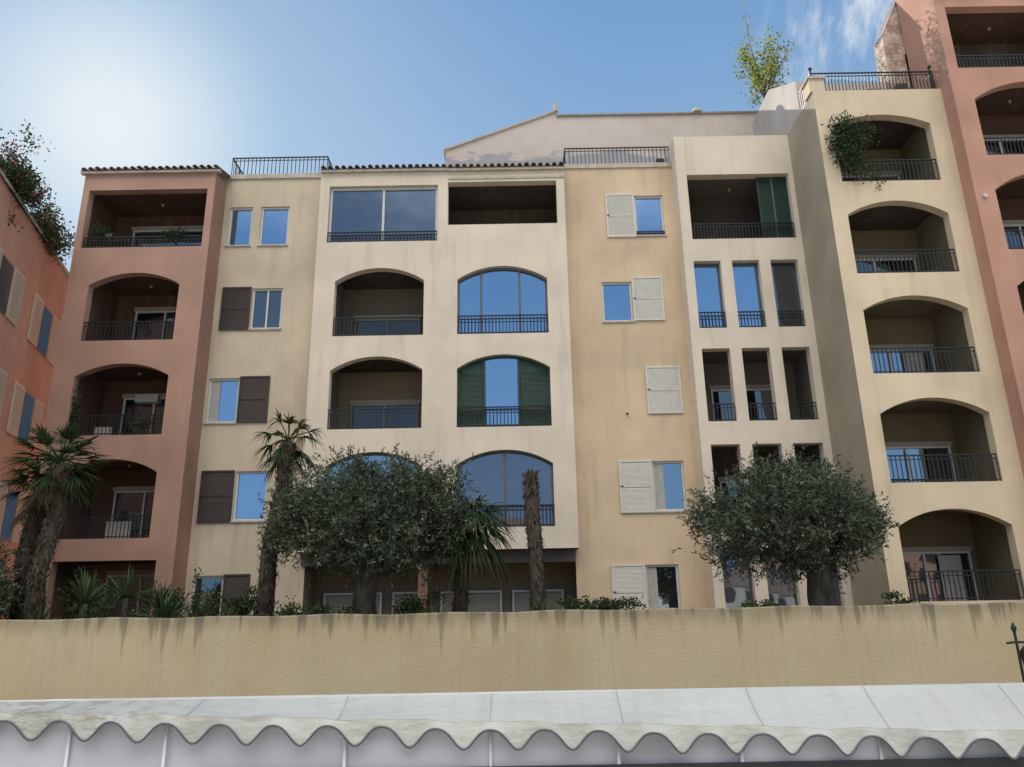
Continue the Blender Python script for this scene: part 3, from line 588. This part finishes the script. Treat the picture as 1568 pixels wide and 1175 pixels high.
# iron lamp at the right edge
B=Bld('street_lamp'); T=B['post']; T.tube([(5.22,8.5,0),(5.22,8.5,4.78)],.014,'iron'); T.tube([(5.22,8.5,4.78),(5.22,8.5,4.82),(5.22,8.5,4.88)],[.016,.03,.004],'iron')
T.tube([(5.12,8.5,4.67),(5.22,8.5,4.68),(5.5,8.5,4.67)],.012,'iron'); B['lantern'].tube([(5.33,8.5,4.36),(5.33,8.5,4.43),(5.33,8.5,4.58),(5.33,8.5,4.63),(5.33,8.5,4.67)],[.03,.07,.09,.05,.01],'iron',10)
B.finish(('lantern',))

# ------------------------------------------------------------------ sky, sun, camera
w=bpy.data.worlds.new("World"); sc.world=w; w.use_nodes=True; nt=w.node_tree; bg=nt.nodes['Background']; ST=.11
s=nt.nodes.new('ShaderNodeTexSky'); s.sky_type='NISHITA'; s.sun_disc=False; s.sun_elevation=SUN_EL; s.sun_rotation=SUN_AZ; s.dust_density=.3; s.air_density=1.0; s.ozone_density=1.5
bg.inputs[1].default_value=ST
tc=nt.nodes.new('ShaderNodeTexCoord').outputs['Generated']; sx=nt.nodes.new('ShaderNodeSeparateXYZ'); nt.links.new(tc,sx.inputs[0])
def mrange(v,a,b):
    m=nt.nodes.new('ShaderNodeMapRange'); m.interpolation_type='SMOOTHSTEP'; m.inputs[1].default_value=a; m.inputs[2].default_value=b; nt.links.new(v,m.inputs[0]); return m.outputs[0]
def K(r,g,b_): return (r/ST,g/ST,b_/ST)
def dist(v):
    vm=nt.nodes.new('ShaderNodeVectorMath'); vm.operation='DISTANCE'; nt.links.new(tc,vm.inputs[0]); vm.inputs[1].default_value=v; return vm.outputs['Value']
# thin summer haze veil over the physical sky, brightest round the sun
haze=mixc(nt,mrange(sx.outputs[2],.25,.80),K(.43,.61,.81),K(.15,.34,.65))
sd=Vector((math.sin(SUN_AZ)*math.cos(SUN_EL),math.cos(SUN_AZ)*math.cos(SUN_EL),math.sin(SUN_EL))); ds=dist(tuple(sd))
haze=mixc(nt,math_(nt,'MULTIPLY',mrange(ds,.62,.0),.58),haze,K(.54,.69,.82))
haze=mixc(nt,math_(nt,'MULTIPLY',mrange(ds,.20,.0),.9),haze,K(.95,.98,.97))
nsk=mixc(nt,1.0,s.outputs[0],K(.42,.61,.82),'DARKEN')
col=mixc(nt,.82,nsk,haze)
# wispy cloud, upper right
wisp=math_(nt,'MULTIPLY',mrange(dist((.385,.69,.61)),.14,.02),mrange(noise(nt,tc,9,6,.6,(2.4,1,.7)),.40,.66))
col=mixc(nt,math_(nt,'MULTIPLY',wisp,.9),col,K(.88,.90,.94))
# unseen cloud bank added high behind the viewer to brighten the shaded facades
back=math_(nt,'MULTIPLY',mrange(sx.outputs[1],-.05,-.35),mrange(sx.outputs[2],.45,.68))
back=math_(nt,'MULTIPLY',back,mrange(noise(nt,tc,2.2,3),.30,.50))
col=mixc(nt,back,col,K(3.15,2.9,2.56))
nt.links.new(col,bg.inputs[0])
L=bpy.data.lights.new('sun','SUN'); L.energy=5; L.angle=math.radians(.5); L.color=(1,.95,.86); lo=bpy.data.objects.new('sun',L); sc.collection.objects.link(lo)
lo.rotation_euler=sd.to_track_quat('Z','Y').to_euler()
c=bpy.data.cameras.new('camera'); co=bpy.data.objects.new('camera',c); sc.collection.objects.link(co); sc.camera=co
c.lens=36*1178/1568; c.clip_end=4000; c.clip_start=.05
co.matrix_world=Matrix.Translation((0,0,5))@(Matrix.Rotation(math.radians(107),4,'X')@Matrix.Rotation(math.radians(-1),4,'Z'))
